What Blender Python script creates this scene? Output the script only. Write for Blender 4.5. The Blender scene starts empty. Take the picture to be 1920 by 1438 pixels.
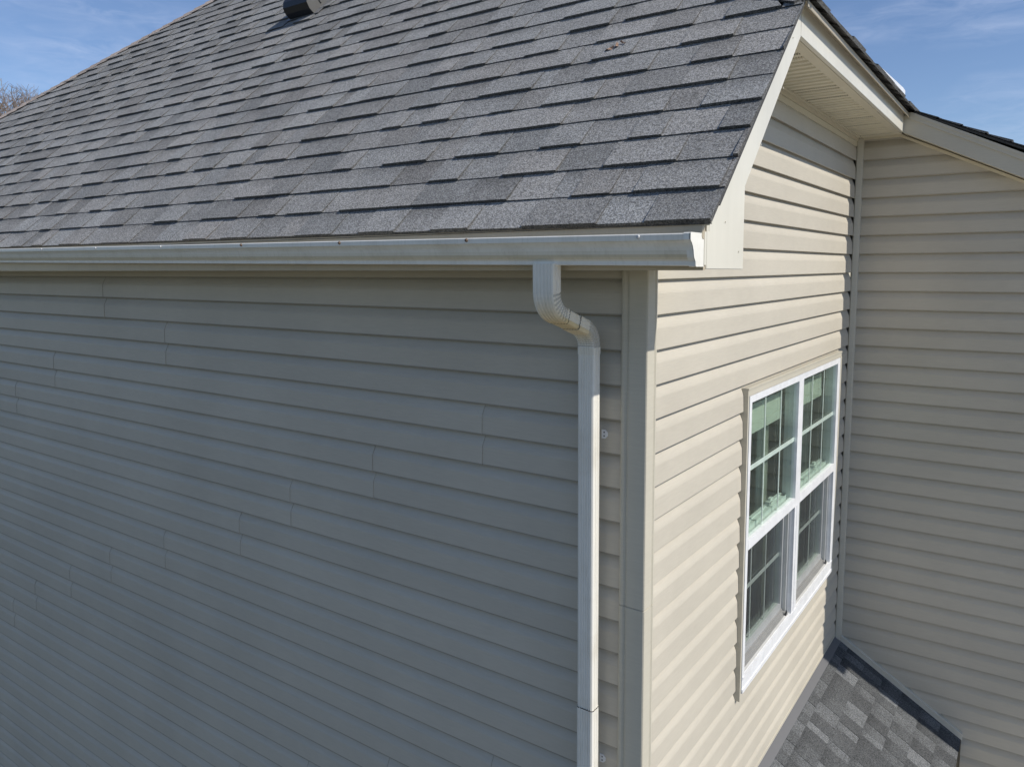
import bpy, bmesh, math, random
from mathutils import Vector, Matrix, noise as mnoise
R = math.radians
U = 0.127            # one siding course (5 in) in metres
ZG = 5.85            # height above the ground of the top lap line (z = 0 in course units)
L = 25.67            # side wall length in courses
def W(x, y, z): return Vector((x*U, y*U, z*U+ZG))

# ------------------------------------------------------------------ camera
scene = bpy.context.scene
cam_d = bpy.data.cameras.new('camera'); cam = bpy.data.objects.new('camera', cam_d)
scene.collection.objects.link(cam); scene.camera = cam
a, p, r = -0.601631588, 0.119243351, -0.00503471486
ca, sa, cp, sp = math.cos(a), math.sin(a), math.cos(p), math.sin(p)
fwd = Vector((sa*cp, ca*cp, -sp)); rt = Vector((ca, -sa, 0)); up = rt.cross(fwd)
cr, sr = math.cos(r), math.sin(r)
rt2, up2 = cr*rt+sr*up, -sr*rt+cr*up
m = Matrix((( rt2.x, up2.x, -fwd.x), (rt2.y, up2.y, -fwd.y), (rt2.z, up2.z, -fwd.z))).to_4x4()
m.translation = W(9.29576, -18.89734, 0.3114)
cam.matrix_world = m
cam_d.sensor_width = 36; cam_d.lens = 1413.63/1920*36
cam_d.shift_x = -(1000.296-960)/1920; cam_d.shift_y = -(719-672.23)/1920
cam_d.clip_end = 1000; cam_d.clip_start = 0.02

# ------------------------------------------------------------------ world and sun
SUN = Vector((1.0, 0.10, 0.95)).normalized()
elev = math.asin(SUN.z); az = math.atan2(SUN.x, SUN.y)
world = bpy.data.worlds.new('World'); scene.world = world; world.use_nodes = True
nt = world.node_tree; nt.nodes.clear()
wo = nt.nodes.new('ShaderNodeOutputWorld'); bg = nt.nodes.new('ShaderNodeBackground'); bg.inputs[1].default_value = 0.115
sky = nt.nodes.new('ShaderNodeTexSky'); sky.sky_type = 'NISHITA'; sky.sun_disc = False
sky.sun_elevation = elev; sky.sun_rotation = az; sky.altitude = 200; sky.air_density = 1.0; sky.dust_density = 0.05; sky.ozone_density = 3.0
tc = nt.nodes.new('ShaderNodeTexCoord')
mp = nt.nodes.new('ShaderNodeMapping'); mp.inputs['Scale'].default_value = (1.5, 1.5, 6.5); mp.inputs['Rotation'].default_value = (0.10, 0.12, 0.3)
mp.inputs['Location'].default_value = (1.4, 0.6, 0.1)
n1 = nt.nodes.new('ShaderNodeTexNoise'); n1.inputs['Scale'].default_value = 2.1; n1.inputs['Detail'].default_value = 3
n2 = nt.nodes.new('ShaderNodeTexNoise'); n2.inputs['Scale'].default_value = 13; n2.inputs['Detail'].default_value = 9; n2.inputs['Roughness'].default_value = 0.62; n2.inputs['Distortion'].default_value = 0.6
r1 = nt.nodes.new('ShaderNodeMapRange'); r1.inputs[1].default_value = 0.50; r1.inputs[2].default_value = 0.73
r2 = nt.nodes.new('ShaderNodeMapRange'); r2.inputs[1].default_value = 0.36; r2.inputs[2].default_value = 0.78
mul = nt.nodes.new('ShaderNodeMath'); mul.operation = 'MULTIPLY'
mul2 = nt.nodes.new('ShaderNodeMath'); mul2.operation = 'MULTIPLY'; mul2.inputs[1].default_value = 0.55
mix = nt.nodes.new('ShaderNodeMix'); mix.data_type = 'RGBA'
lk = nt.links.new
lk(tc.outputs['Generated'], mp.inputs['Vector']); lk(mp.outputs[0], n1.inputs['Vector']); lk(mp.outputs[0], n2.inputs['Vector'])
lk(n1.outputs[0], r1.inputs[0]); lk(n2.outputs[0], r2.inputs[0]); lk(r1.outputs[0], mul.inputs[0]); lk(r2.outputs[0], mul.inputs[1]); lk(mul.outputs[0], mul2.inputs[0])
lk(mul2.outputs[0], mix.inputs['Factor']); lk(sky.outputs[0], mix.inputs['A']); mix.inputs['B'].default_value = (6.6, 7.3, 8.4, 1)
tint = nt.nodes.new('ShaderNodeMix'); tint.data_type = 'RGBA'; tint.blend_type = 'MULTIPLY'; tint.inputs['Factor'].default_value = 1
tint.inputs['B'].default_value = (0.93, 0.937, 1.03, 1); lk(mix.outputs['Result'], tint.inputs['A']); lk(tint.outputs['Result'], bg.inputs[0]); lk(bg.outputs[0], wo.inputs[0])
sd = bpy.data.lights.new('sun', 'SUN'); sd.energy = 4.3; sd.angle = R(0.53); sd.color = (1.0, 0.955, 0.88)
so = bpy.data.objects.new('sun', sd); scene.collection.objects.link(so)
so.rotation_euler = SUN.to_track_quat('Z', 'Y').to_euler(); so.location = (5, 0, 15)
scene.render.engine = 'CYCLES'
scene.cycles.use_adaptive_sampling = True
scene.cycles.max_bounces = 8; scene.cycles.transparent_max_bounces = 12
vs = scene.view_settings; vs.view_transform = 'Standard'; vs.look = 'None'; vs.exposure = 0.0; vs.gamma = 1

# ------------------------------------------------------------------ materials
def mat(name): 
    m = bpy.data.materials.new(name); m.use_nodes = True
    return m, m.node_tree, m.node_tree.nodes['Principled BSDF']
def node(nt, t, **kw):
    n = nt.nodes.new(t)
    for k, v in kw.items():
        if k in n.inputs: n.inputs[k].default_value = v
        else: setattr(n, k, v)
    return n
def mapping(nt, sc, rot=(0, 0, 0)):
    tc = nt.nodes.new('ShaderNodeTexCoord'); mp = nt.nodes.new('ShaderNodeMapping')
    mp.inputs['Scale'].default_value = sc; mp.inputs['Rotation'].default_value = rot
    nt.links.new(tc.outputs['Object'], mp.inputs['Vector']); return mp.outputs[0]
def noise(nt, vec, scale, detail=3, rough=0.5):
    n = node(nt, 'ShaderNodeTexNoise', Scale=scale, Detail=detail, Roughness=rough)
    nt.links.new(vec, n.inputs['Vector']); return n.outputs[0]
def rng(nt, val, a, b, c, d):
    n = nt.nodes.new('ShaderNodeMapRange')
    for i, v in enumerate((a, b, c, d)): n.inputs[i+1].default_value = v
    nt.links.new(val, n.inputs[0]); return n.outputs[0]
def mixc(nt, fac, A, B, blend='MIX'):
    n = nt.nodes.new('ShaderNodeMix'); n.data_type = 'RGBA'; n.blend_type = blend
    for k, v in (('Factor', fac), ('A', A), ('B', B)):
        if isinstance(v, (tuple, float, int)):
            n.inputs[k].default_value = v if k == 'Factor' else (v+(1,) if len(v) == 3 else v)
        else: nt.links.new(v, n.inputs[k])
    return n.outputs['Result']
def bump(nt, bs, h, strength, dist):
    b = node(nt, 'ShaderNodeBump', Strength=strength, Distance=dist)
    nt.links.new(h, b.inputs['Height']); nt.links.new(b.outputs[0], bs.inputs['Normal'])

def m_vinyl(name, col, grain=0.25, rough=0.45, dirt=0.08, tone=False, streak=(5, 5, 60), amt=1.0, spec=0.3):
    m, nt, bs = mat(name); bs.inputs['Roughness'].default_value = rough; bs.inputs['Specular IOR Level'].default_value = spec
    v = mapping(nt, (1, 1, 1))
    d1 = rng(nt, noise(nt, v, 1.3, 4, 0.6), 0.35, 0.7, 0, 1)
    c = mixc(nt, d1, col, tuple(x*(1-dirt*1.0) for x in col))
    d2 = rng(nt, noise(nt, mapping(nt, streak), 3.0, 5, 0.6), 0.3, 0.75, 1+0.03*amt, 1-0.05*amt)
    vm = nt.nodes.new('ShaderNodeVectorMath'); vm.operation = 'SCALE'; nt.links.new(c, vm.inputs[0]); nt.links.new(d2, vm.inputs['Scale'])
    out = vm.outputs[0]
    if tone:
        at = nt.nodes.new('ShaderNodeAttribute'); at.attribute_name = 'tone'
        out = mixc(nt, 1.0, out, at.outputs['Color'], 'MULTIPLY')
    nt.links.new(out, bs.inputs['Base Color'])
    gr = noise(nt, mapping(nt, (9, 9, 330)), 3.2, 5, 0.65)
    w = noise(nt, mapping(nt, (1.6, 1.6, 5)), 1.2, 2)
    ad = node(nt, 'ShaderNodeMath', operation='MULTIPLY_ADD'); nt.links.new(gr, ad.inputs[0]); ad.inputs[1].default_value = 0.06; nt.links.new(w, ad.inputs[2])
    bump(nt, bs, ad.outputs[0], grain, 0.012)
    return m
BEIGE = (0.550, 0.503, 0.415)
M = {}
M['siding'] = m_vinyl('vinyl_siding', BEIGE, 0.42, rough=0.52, dirt=0.10, tone=True, spec=0.24)
M['trim'] = m_vinyl('vinyl_trim', (0.555, 0.515, 0.418), 0.12)
M['fascia'] = m_vinyl('aluminium_fascia', (0.71, 0.675, 0.575), 0.14, 0.35, 0.14, streak=(9, 9, 0.9), amt=0.7)

def m_soffit():
    m, nt, bs = mat('soffit_vinyl'); bs.inputs['Roughness'].default_value = 0.5
    tc = nt.nodes.new('ShaderNodeTexCoord'); sep = nt.nodes.new('ShaderNodeSeparateXYZ'); nt.links.new(tc.outputs['Object'], sep.inputs[0])
    def frac(o, s):
        q = node(nt, 'ShaderNodeMath', operation='MULTIPLY'); nt.links.new(o, q.inputs[0]); q.inputs[1].default_value = s
        f = node(nt, 'ShaderNodeMath', operation='FRACT'); nt.links.new(q.outputs[0], f.inputs[0])
        s_ = node(nt, 'ShaderNodeMath', operation='SUBTRACT'); nt.links.new(f.outputs[0], s_.inputs[0]); s_.inputs[1].default_value = 0.5
        return s_.outputs[0]
    fx, fy = frac(sep.outputs[0], 1/0.011), frac(sep.outputs[1], 1/0.0105)
    cb = nt.nodes.new('ShaderNodeCombineXYZ'); nt.links.new(fx, cb.inputs[0]); nt.links.new(fy, cb.inputs[1])
    ln = node(nt, 'ShaderNodeVectorMath', operation='LENGTH'); nt.links.new(cb.outputs[0], ln.inputs[0])
    dots = rng(nt, ln.outputs['Value'], 0.17, 0.24, 1, 0)
    gate = frac(sep.outputs[1], 1/0.084)
    ab = node(nt, 'ShaderNodeMath', operation='ABSOLUTE'); nt.links.new(gate, ab.inputs[0])
    g = rng(nt, ab.outputs[0], 0.22, 0.24, 1, 0)
    mm = node(nt, 'ShaderNodeMath', operation='MULTIPLY'); nt.links.new(dots, mm.inputs[0]); nt.links.new(g, mm.inputs[1])
    nt.links.new(mixc(nt, mm.outputs[0], (0.68, 0.62, 0.47), (0.06, 0.05, 0.04)), bs.inputs['Base Color'])
    return m
M['soffit'] = m_soffit()
M['soffit_trim'] = m_vinyl('soffit_trim', (0.66, 0.60, 0.46), 0.05)

def m_metal(name, col, stain, streak, rough=0.38):
    """painted aluminium with dirt: stain is the colour of the dirt, streak how much of it there is"""
    m, nt, bs = mat(name); bs.inputs['Roughness'].default_value = rough; bs.inputs['Specular IOR Level'].default_value = 0.5
    v = mapping(nt, (1, 1, 1))
    n = rng(nt, noise(nt, v, 6, 6, 0.65), 0.48, 0.75, 0, streak)
    c = mixc(nt, n, col, stain)
    n2 = rng(nt, noise(nt, mapping(nt, (90, 90, 6)), 1, 4, 0.6), 0.5, 0.8, 0, streak*0.8)
    c = mixc(nt, n2, c, stain)
    at = nt.nodes.new('ShaderNodeAttribute'); at.attribute_name = 'tone'
    c = mixc(nt, 1.0, c, at.outputs['Color'], 'MULTIPLY')
    nt.links.new(c, bs.inputs['Base Color'])
    bump(nt, bs, noise(nt, v, 9, 3), 0.08, 0.02)
    return m
M['gutter'] = m_metal('gutter_paint', (0.84, 0.81, 0.73), (0.50, 0.45, 0.34), 0.35)
M['downspout'] = m_metal('downspout_paint', (0.80, 0.77, 0.69), (0.45, 0.39, 0.27), 0.3)
M['drip'] = m_metal('drip_edge_paint', (0.48, 0.41, 0.30), (0.30, 0.26, 0.2), 0.3)
M['flashing'] = m_metal('flashing_paint', (0.155, 0.155, 0.16), (0.15, 0.15, 0.15), 0.3)

def m_shingle(name, gain=1.0, cool=1.0):
    m, nt, bs = mat(name); bs.inputs['Roughness'].default_value = 0.95; bs.inputs['Specular IOR Level'].default_value = 0.25
    v = mapping(nt, (1, 1, 1))
    at = nt.nodes.new('ShaderNodeAttribute'); at.attribute_name = 'tone'
    g1 = noise(nt, v, 300, 2, 0.7)
    vo = node(nt, 'ShaderNodeTexVoronoi', Scale=260.0); nt.links.new(v, vo.inputs['Vector'])
    sepc = nt.nodes.new('ShaderNodeSeparateColor'); nt.links.new(vo.outputs['Color'], sepc.inputs[0])
    cell = sepc.outputs[0]
    s1 = rng(nt, g1, 0.3, 0.7, 0.55, 1.5)
    s2 = rng(nt, cell, 0, 1, 0.45, 1.55)
    pm = node(nt, 'ShaderNodeMath', operation='MULTIPLY'); nt.links.new(s1, pm.inputs[0]); nt.links.new(s2, pm.inputs[1])
    big = rng(nt, noise(nt, v, 2.6, 5, 0.6), 0.3, 0.7, 0.88, 1.12)
    pm2 = node(nt, 'ShaderNodeMath', operation='MULTIPLY'); nt.links.new(pm.outputs[0], pm2.inputs[0]); nt.links.new(big, pm2.inputs[1])
    hue = mixc(nt, sepc.outputs[1], (0.150*gain/cool, 0.151*gain, 0.152*gain*cool), (0.163*gain/cool, 0.159*gain, 0.148*gain*cool))
    c = mixc(nt, 1.0, hue, at.outputs['Color'], 'MULTIPLY')
    vm = node(nt, 'ShaderNodeVectorMath', operation='SCALE'); nt.links.new(c, vm.inputs[0]); nt.links.new(pm2.outputs[0], vm.inputs['Scale'])
    nt.links.new(vm.outputs[0], bs.inputs['Base Color'])
    bump(nt, bs, g1, 0.55, 0.004)
    return m
M['shingle'] = m_shingle('asphalt_shingle', 1.62, 0.99); M['shingle_low'] = m_shingle('asphalt_shingle_darker', 0.82, 1.03)
M['cap'] = m_shingle('ridge_cap_shingle', 1.7)
def m_plain(name, col, rough=0.5, spec=0.5):
    m, nt, bs = mat(name); bs.inputs['Base Color'].default_value = col+(1,); bs.inputs['Roughness'].default_value = rough
    bs.inputs['Specular IOR Level'].default_value = spec
    v = mapping(nt, (1, 1, 1))
    n = rng(nt, noise(nt, v, 14, 5, 0.6), 0.3, 0.7, 1.06, 0.9)
    vm = node(nt, 'ShaderNodeVectorMath', operation='SCALE'); vm.inputs[0].default_value = col; nt.links.new(n, vm.inputs['Scale'])
    nt.links.new(vm.outputs[0], bs.inputs['Base Color']); return m
M['white'] = m_plain('white_vinyl', (0.79, 0.79, 0.79), 0.35)
M['inner'] = m_plain('inner_white_vinyl', (0.80, 0.82, 0.80), 0.4)
M['sill'] = m_plain('dusty_sill', (0.55, 0.54, 0.51), 0.6)
M['blind'] = m_plain('blind_fabric', (0.55, 0.56, 0.50), 0.8)
M['room'] = m_plain('room_paint', (0.22, 0.21, 0.19), 0.9)
M['black'] = m_plain('black_plastic', (0.018, 0.018, 0.02), 0.35)
M['ventside'] = m_plain('grey_vent_plastic', (0.10, 0.097, 0.09), 0.6)  # lighter grey than the black vent hood
M['rust'] = m_plain('rusty_screw', (0.16, 0.10, 0.06), 0.7)
M['screw'] = m_plain('painted_screw', (0.55, 0.55, 0.54), 0.4)
M['seal'] = m_plain('black_sealant', (0.015, 0.013, 0.012), 0.6)
M['deck'] = m_plain('roof_deck', (0.05, 0.05, 0.05), 0.9)
M['bark'] = m_plain('bark', (0.20, 0.155, 0.125), 0.9)
M['leaf'] = m_plain('dead_leaf', (0.30, 0.19, 0.13), 0.8)

def m_glass(name, tint, mixf):
    m = bpy.data.materials.new(name); m.use_nodes = True; nt = m.node_tree; nt.nodes.clear()
    o = nt.nodes.new('ShaderNodeOutputMaterial'); t = nt.nodes.new('ShaderNodeBsdfTransparent'); t.inputs[0].default_value = tint+(1,)
    g = nt.nodes.new('ShaderNodeBsdfGlossy'); g.inputs['Roughness'].default_value = 0.01; g.inputs[0].default_value = (0.9, 0.95, 0.9, 1)
    geo = nt.nodes.new('ShaderNodeNewGeometry'); dp = node(nt, 'ShaderNodeVectorMath', operation='DOT_PRODUCT')
    nt.links.new(geo.outputs['Incoming'], dp.inputs[0]); nt.links.new(geo.outputs['Normal'], dp.inputs[1])
    def mt(op, a_, b_=None):
        q = node(nt, 'ShaderNodeMath', operation=op)
        for k_, v_ in enumerate((a_, b_)):
            if v_ is None: continue
            if isinstance(v_, (int, float)): q.inputs[k_].default_value = v_
            else: nt.links.new(v_, q.inputs[k_])
        return q.outputs[0]
    c_ = mt('SUBTRACT', 1.0, mt('ABSOLUTE', dp.outputs['Value'])); ad = node(nt, 'ShaderNodeMath', operation='MULTIPLY_ADD')
    nt.links.new(mt('POWER', c_, 4.5), ad.inputs[0]); ad.inputs[1].default_value = 0.9; ad.inputs[2].default_value = mixf
    mx = nt.nodes.new('ShaderNodeMixShader'); nt.links.new(ad.outputs[0], mx.inputs[0]); nt.links.new(t.outputs[0], mx.inputs[1]); nt.links.new(g.outputs[0], mx.inputs[2])
    nt.links.new(mx.outputs[0], o.inputs[0]); return m
M['glass'] = m_glass('low_e_glass', (0.90, 0.965, 0.92), 0.045)
def m_screen():
    m = bpy.data.materials.new('insect_mesh'); m.use_nodes = True; nt = m.node_tree; nt.nodes.clear()
    o = nt.nodes.new('ShaderNodeOutputMaterial'); t = nt.nodes.new('ShaderNodeBsdfTransparent'); d = nt.nodes.new('ShaderNodeBsdfDiffuse'); d.inputs[0].default_value = (0.065, 0.065, 0.07, 1)
    mx = nt.nodes.new('ShaderNodeMixShader'); mx.inputs[0].default_value = 0.38
    nt.links.new(t.outputs[0], mx.inputs[1]); nt.links.new(d.outputs[0], mx.inputs[2]); nt.links.new(mx.outputs[0], o.inputs[0]); return m
M['screen'] = m_screen()
def m_grass():
    m, nt, bs = mat('winter_lawn'); bs.inputs['Roughness'].default_value = 0.95
    v = mapping(nt, (1, 1, 1))
    c = mixc(nt, rng(nt, noise(nt, v, 0.6, 6, 0.6), 0.3, 0.7, 0, 1), (0.060, 0.058, 0.036), (0.10, 0.088, 0.065))
    c = mixc(nt, rng(nt, noise(nt, v, 30, 5, 0.7), 0.3, 0.7, 0, 0.6), c, (0.05, 0.06, 0.02))
    nt.links.new(c, bs.inputs['Base Color']); bump(nt, bs, noise(nt, v, 60, 4), 0.6, 0.03); return m
M['grass'] = m_grass()

# ------------------------------------------------------------------ mesh helper (all in course units)
class MB:
    def __init__(s): s.v = []; s.f = []; s.t = []; s.mi = []; s.sm = []
    def face(s, pts, tone=1.0, mi=0, smooth=False):
        i = len(s.v); s.v += [tuple(q) for q in pts]; s.f.append(tuple(range(i, i+len(pts)))); s.t.append(tone); s.mi.append(mi); s.sm.append(smooth)
    def box(s, x0, x1, y0, y1, z0, z1, tone=1.0, mi=0):
        c = [(x, y, z) for x in (x0, x1) for y in (y0, y1) for z in (z0, z1)]
        for q in ((0, 1, 3, 2), (4, 6, 7, 5), (0, 4, 5, 1), (2, 3, 7, 6), (0, 2, 6, 4), (1, 5, 7, 3)): s.face([c[k] for k in q], tone, mi)
    def prism(s, poly, n, tone=1.0, mi=0):
        """closed polygon (3d points) extruded by vector n"""
        n = Vector(n); p = [Vector(q) for q in poly]; q = [v+n for v in p]
        s.face(list(reversed(p)), tone, mi); s.face(q, tone, mi)
        for i in range(len(p)):
            j = (i+1) % len(p); s.face([p[i], p[j], q[j], q[i]], tone, mi)
    def loft(s, secs, tone=None, smooth=False, cap=True, closed=True):
        n = len(secs[0])
        for k in range(len(secs)-1):
            A, B = secs[k], secs[k+1]
            for i in range(n if closed else n-1):
                j = (i+1) % n
                s.face([A[i], A[j], B[j], B[i]], tone(k, i) if tone else 1.0, 0, smooth)
        if cap: s.face(list(reversed(secs[0]))); s.face(secs[-1])
    def build(s, name, mats, parent=None, label=None, merge=False, bevel=0):
        me = bpy.data.meshes.new(name); me.from_pydata([W(*q) for q in s.v], [], s.f)
        if not isinstance(mats, (list, tuple)): mats = [mats]
        for mm in mats: me.materials.append(mm)
        me.polygons.foreach_set('material_index', s.mi); me.polygons.foreach_set('use_smooth', s.sm)
        at = me.color_attributes.new('tone', 'FLOAT_COLOR', 'CORNER')
        buf = []
        for f, t in zip(s.f, s.t):
            if isinstance(t, list):
                for q in t: buf += tuple(q)+(1.0,)
            else:
                c = (t, t, t, 1.0) if isinstance(t, (int, float)) else tuple(t)+(1.0,)
                buf += c*len(f)
        at.data.foreach_set('color', buf)
        if merge:
            bm = bmesh.new(); bm.from_mesh(me); bmesh.ops.remove_doubles(bm, verts=bm.verts, dist=1e-5)
            bmesh.ops.recalc_face_normals(bm, faces=bm.faces)
            if bevel: bmesh.ops.bevel(bm, geom=[e for e in bm.edges if len(e.link_faces) == 2 and e.calc_face_angle(0) > 0.5], offset=bevel*U, segments=2, affect='EDGES', clamp_overlap=True)
            bm.to_mesh(me); bm.free()
        me.update()
        o = bpy.data.objects.new(name, me); scene.collection.objects.link(o)
        if parent: o.parent = parent
        if label: o['label'] = label
        return o
def thing(name, label, cat, group=None):
    o = bpy.data.objects.new(name, None); scene.collection.objects.link(o); o['label'] = label; o['category'] = cat
    if group: o['group'] = group
    return o
def box(name, mt, parent, *d, label=None, bevel=0.03):
    b = MB(); b.box(*d); return b.build(name, mt, parent, label, merge=True, bevel=bevel)

house = thing('house', 'two-storey house with beige lap siding and grey shingle roof', 'house')

# ------------------------------------------------------------------ siding
PROF = [(0.06, 0.0), (-0.026, 0.122), (-0.012, 0.154), (0.026, 0.155), (0.58, 0.132), (0.64, 0.116), (0.70, 0.092), (0.77, 0.058), (0.84, 0.025), (0.91, -0.008), (0.97, -0.038), (1.07, -0.046)]
def siding(mb, frame, z_lo, z_hi, u0, u1, joints=None, seed=0, lap_shade=1.0):
    """frame(u, d, z) -> point; u0/u1 numbers or functions of z; joints[n] = u positions where panels lap in that course"""
    rnd = random.Random(seed)
    f0 = u0 if callable(u0) else (lambda z: u0); f1 = u1 if callable(u1) else (lambda z: u1)
    n_hi = math.floor(-z_hi+1e-6); n_lo = math.ceil(-z_lo-1e-6)
    pair_tone = {}
    for n in range(n_hi+1, n_lo+1):           # course between z=-n and z=-n+1
        js = sorted((joints or {}).get(n, []))
        prof = []
        for fr, d in PROF:
            prof.append((-n+fr, d))
        # clip to z range
        out = []
        for i in range(len(prof)-1):
            (za, da), (zb, db) = prof[i], prof[i+1]
            if max(za, zb) <= z_lo-1e-9 or min(za, zb) >= z_hi+1e-9: continue
            if za < z_lo and zb > za: t = (z_lo-za)/(zb-za); da += (db-da)*t; za = z_lo
            if zb > z_hi and zb > za: t = (z_hi-za)/(zb-za); db = da+(db-da)*t; zb = z_hi
            out.append((za, da, zb, db))
        for za, da, zb, db in out:
            segs = [None]+js+[None]
            for k in range(len(segs)-1):
                a0 = f0(za) if segs[k] is None else segs[k]; a1 = f0(zb) if segs[k] is None else segs[k]
                b0 = f1(za) if segs[k+1] is None else segs[k+1]; b1 = f1(zb) if segs[k+1] is None else segs[k+1]
                if b0-a0 < 0.01 and b1-a1 < 0.01: continue
                b0 = max(b0, a0); b1 = max(b1, a1)
                key = ((n)//2, k)
                if key not in pair_tone: pair_tone[key] = rnd.uniform(0.965, 1.02)
                oR = 0.0; oL = 0.0
                if segs[k+1] is not None: oR = 0.022      # the left panel laps over the right one
                fr = (za+n)
                wob = 0.05*max(0.0, 0.9-fr) if segs[k+1] is not None else 0
                if segs[k+1] is not None:
                    bend = 0.06*max(0, fr-0.6)            # the cut end leans with the profile
                    b0 = b0+bend; b1 = b1+0.06*max(0, (zb+n)-0.6)
                # subdivide so that the wall is gently wavy
                N = max(1, int((b0-a0)/4))
                for q in range(N):
                    ta, tb = q/N, (q+1)/N
                    ua0, ub0 = a0+(b0-a0)*ta, a0+(b0-a0)*tb
                    ua1, ub1 = a1+(b1-a1)*ta, a1+(b1-a1)*tb
                    oa, ob = (oR*ta**2, oR*tb**2)
                    def wv(u, n=n): return 0.010*mnoise.noise(Vector((u*0.33, (n//2)*1.7, seed*3.1)))
                    mb.face([frame(ua0, da+oa+wv(ua0), za), frame(ub0, da+ob+wv(ub0), za), frame(ub1, db+ob+wv(ub1), zb), frame(ua1, db+oa+wv(ua1), zb)], pair_tone[key]*(lap_shade if zb+n < 0.03 and zb > za else 1.0))  # bottom lip darkened in colour as a painted lap shadow line
                if segs[k+1] is not None:
                    mb.face([frame(b0, da+oR, za), frame(b0+0.012, da-0.02, za), frame(b1+0.012, db-0.02, zb), frame(b1, db+oR, zb)], 0.75)

# front wall (plane y = 0, facing -y)
J = {}
def jn(x, na, nb):
    for n in range(na, nb+1): J.setdefault(n, []).append(x)
for x, na in ((-29.3, 1), (-24.0, 3), (-35.2, 5), (-40.3, 7), (-5.6, 5), (-10.7, 7), (-15.5, 9), (-19.05, 11), (-25.2, 13), (-30.6, 15), (-35.3, 17), (-40.0, 19), (-43.4, 21),
              (-5.4, 17), (-10.4, 19), (-15.2, 21), (-20.1, 23), (-25.0, 25), (-30.2, 27), (-35.3, 29), (-40.1, 31), (-60, 3), (-66, 7), (-71, 11), (-62, 15), (-67, 19), (-75, 23),
              (-12, 33), (-22, 35), (-33, 37), (-45, 39), (-17, 41), (-28, 43), (-52, 25), (-57, 29), (-50, 1), (-62, 33)): jn(x, na, na+1)
J[2] = sorted(set(J.get(2, [])))
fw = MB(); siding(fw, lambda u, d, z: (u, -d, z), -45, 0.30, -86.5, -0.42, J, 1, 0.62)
fw.face([(-86.5, 0.08, -45), (0, 0.08, -45), (0, 0.08, 0.3), (-86.5, 0.08, 0.3)])
fw.build('front_wall', M['siding'], house, label='shaded beige lap siding wall with staggered panel joints')

# side wall (plane x = 0, facing +x) with the window opening
def soff(y):                              # underside of the overhangs along the side wall
    return 0.30 if y < 0.46 else min(7.19, 2.36+1.035*(y-0.46))
def ymin(z): return 0.34 if z < 0.29 else (0.46 if z < 2.36 else 0.46+(z-2.36)/1.035)
WY0, WY1, WZ0, WZ1 = 8.35, 22.95, -16.12, -4.40
sw = MB(); F = lambda u, d, z: (d*0.84, u, z)
siding(sw, F, WZ1+0.12, 7.19, ymin, L-0.30, None, 2)
siding(sw, F, WZ0, WZ1+0.12, 0.34, WY0-0.16, None, 3)
siding(sw, F, WZ0, WZ1+0.12, WY1+0.16, L-0.30, None, 4)
siding(sw, F, -20.86, WZ0, 0.34, L-0.30, None, 5)
siding(sw, F, -45, -21.5, 0.34, L-0.3, None, 6)
for q in (((0, 0), (WY0, 0)), ): pass
def wallsheet(y0, y1, z0, z1): sw.face([(-0.08, y0, z0), (-0.08, y1, z0), (-0.08, y1, z1), (-0.08, y0, z1)], 0.5)
wallsheet(0, WY0, -45, 0.3); wallsheet(WY1, L, -45, 7.2); wallsheet(WY0, WY1, WZ1, 7.2); wallsheet(WY0, WY1, -45, WZ0)
sw.face([(-0.08, 0, 0.3), (-0.08, WY0, 0.3), (-0.08, WY0, 7.2), (-0.08, 5, 7.2)], 0.5)
sw.build('side_wall', M['siding'], house, label='sunlit beige lap siding wall around the window')

# right wing wall (plane y = L, facing -y)
XE = 21.0
def top_r(x): return 7.12-0.50*(x-2.45) if x > 2.45 else 7.19
def xmax(z): return XE if z < 7.12-0.50*(XE-2.45) else (2.45-(z-7.12)/0.50)
def xmin(z): return 0.30 if z > -21.0 else min(6.75, max(0.3, (-20.72-z)/0.60))
rw = MB(); FR = lambda u, d, z: (u, L-d*0.86, z)
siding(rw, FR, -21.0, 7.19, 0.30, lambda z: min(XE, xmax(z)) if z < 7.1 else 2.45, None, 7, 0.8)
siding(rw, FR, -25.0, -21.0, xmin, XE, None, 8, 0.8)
siding(rw, FR, -45, -25.0, 6.75, XE, None, 9)
rw.face([(0, L+0.08, -45), (XE, L+0.08, -45), (XE, L+0.08, -2.3), (2.4, L+0.08, 7.2), (0, L+0.08, 7.2)], 0.5)
rw.build('wing_wall', M['siding'], house, label='shaded beige lap siding wall of the right wing')
ww = MB(); siding(ww, lambda u, d, z: (XE+d, u, z), -45, -2.3, L+0.3, L+40, None, 10)
ww.face([(XE-.05, L, -45), (XE-.05, L+40, -45), (XE-.05, L+40, -2.3), (XE-.05, L, -2.3)], 0.5)
ww.build('wing_side_wall', M['siding'], house)
bk = MB(); bk.face([(-86.5, 0, -45), (-86.5, 62, -45), (-86.5, 62, 1), (-86.5, 0, 1)]); bk.face([(-86.5, 62, -45), (XE, 62, -45), (XE, 62, -2.3), (-86.5, 62, 1)])
bk.build('rear_wall', M['siding'], house)

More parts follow.
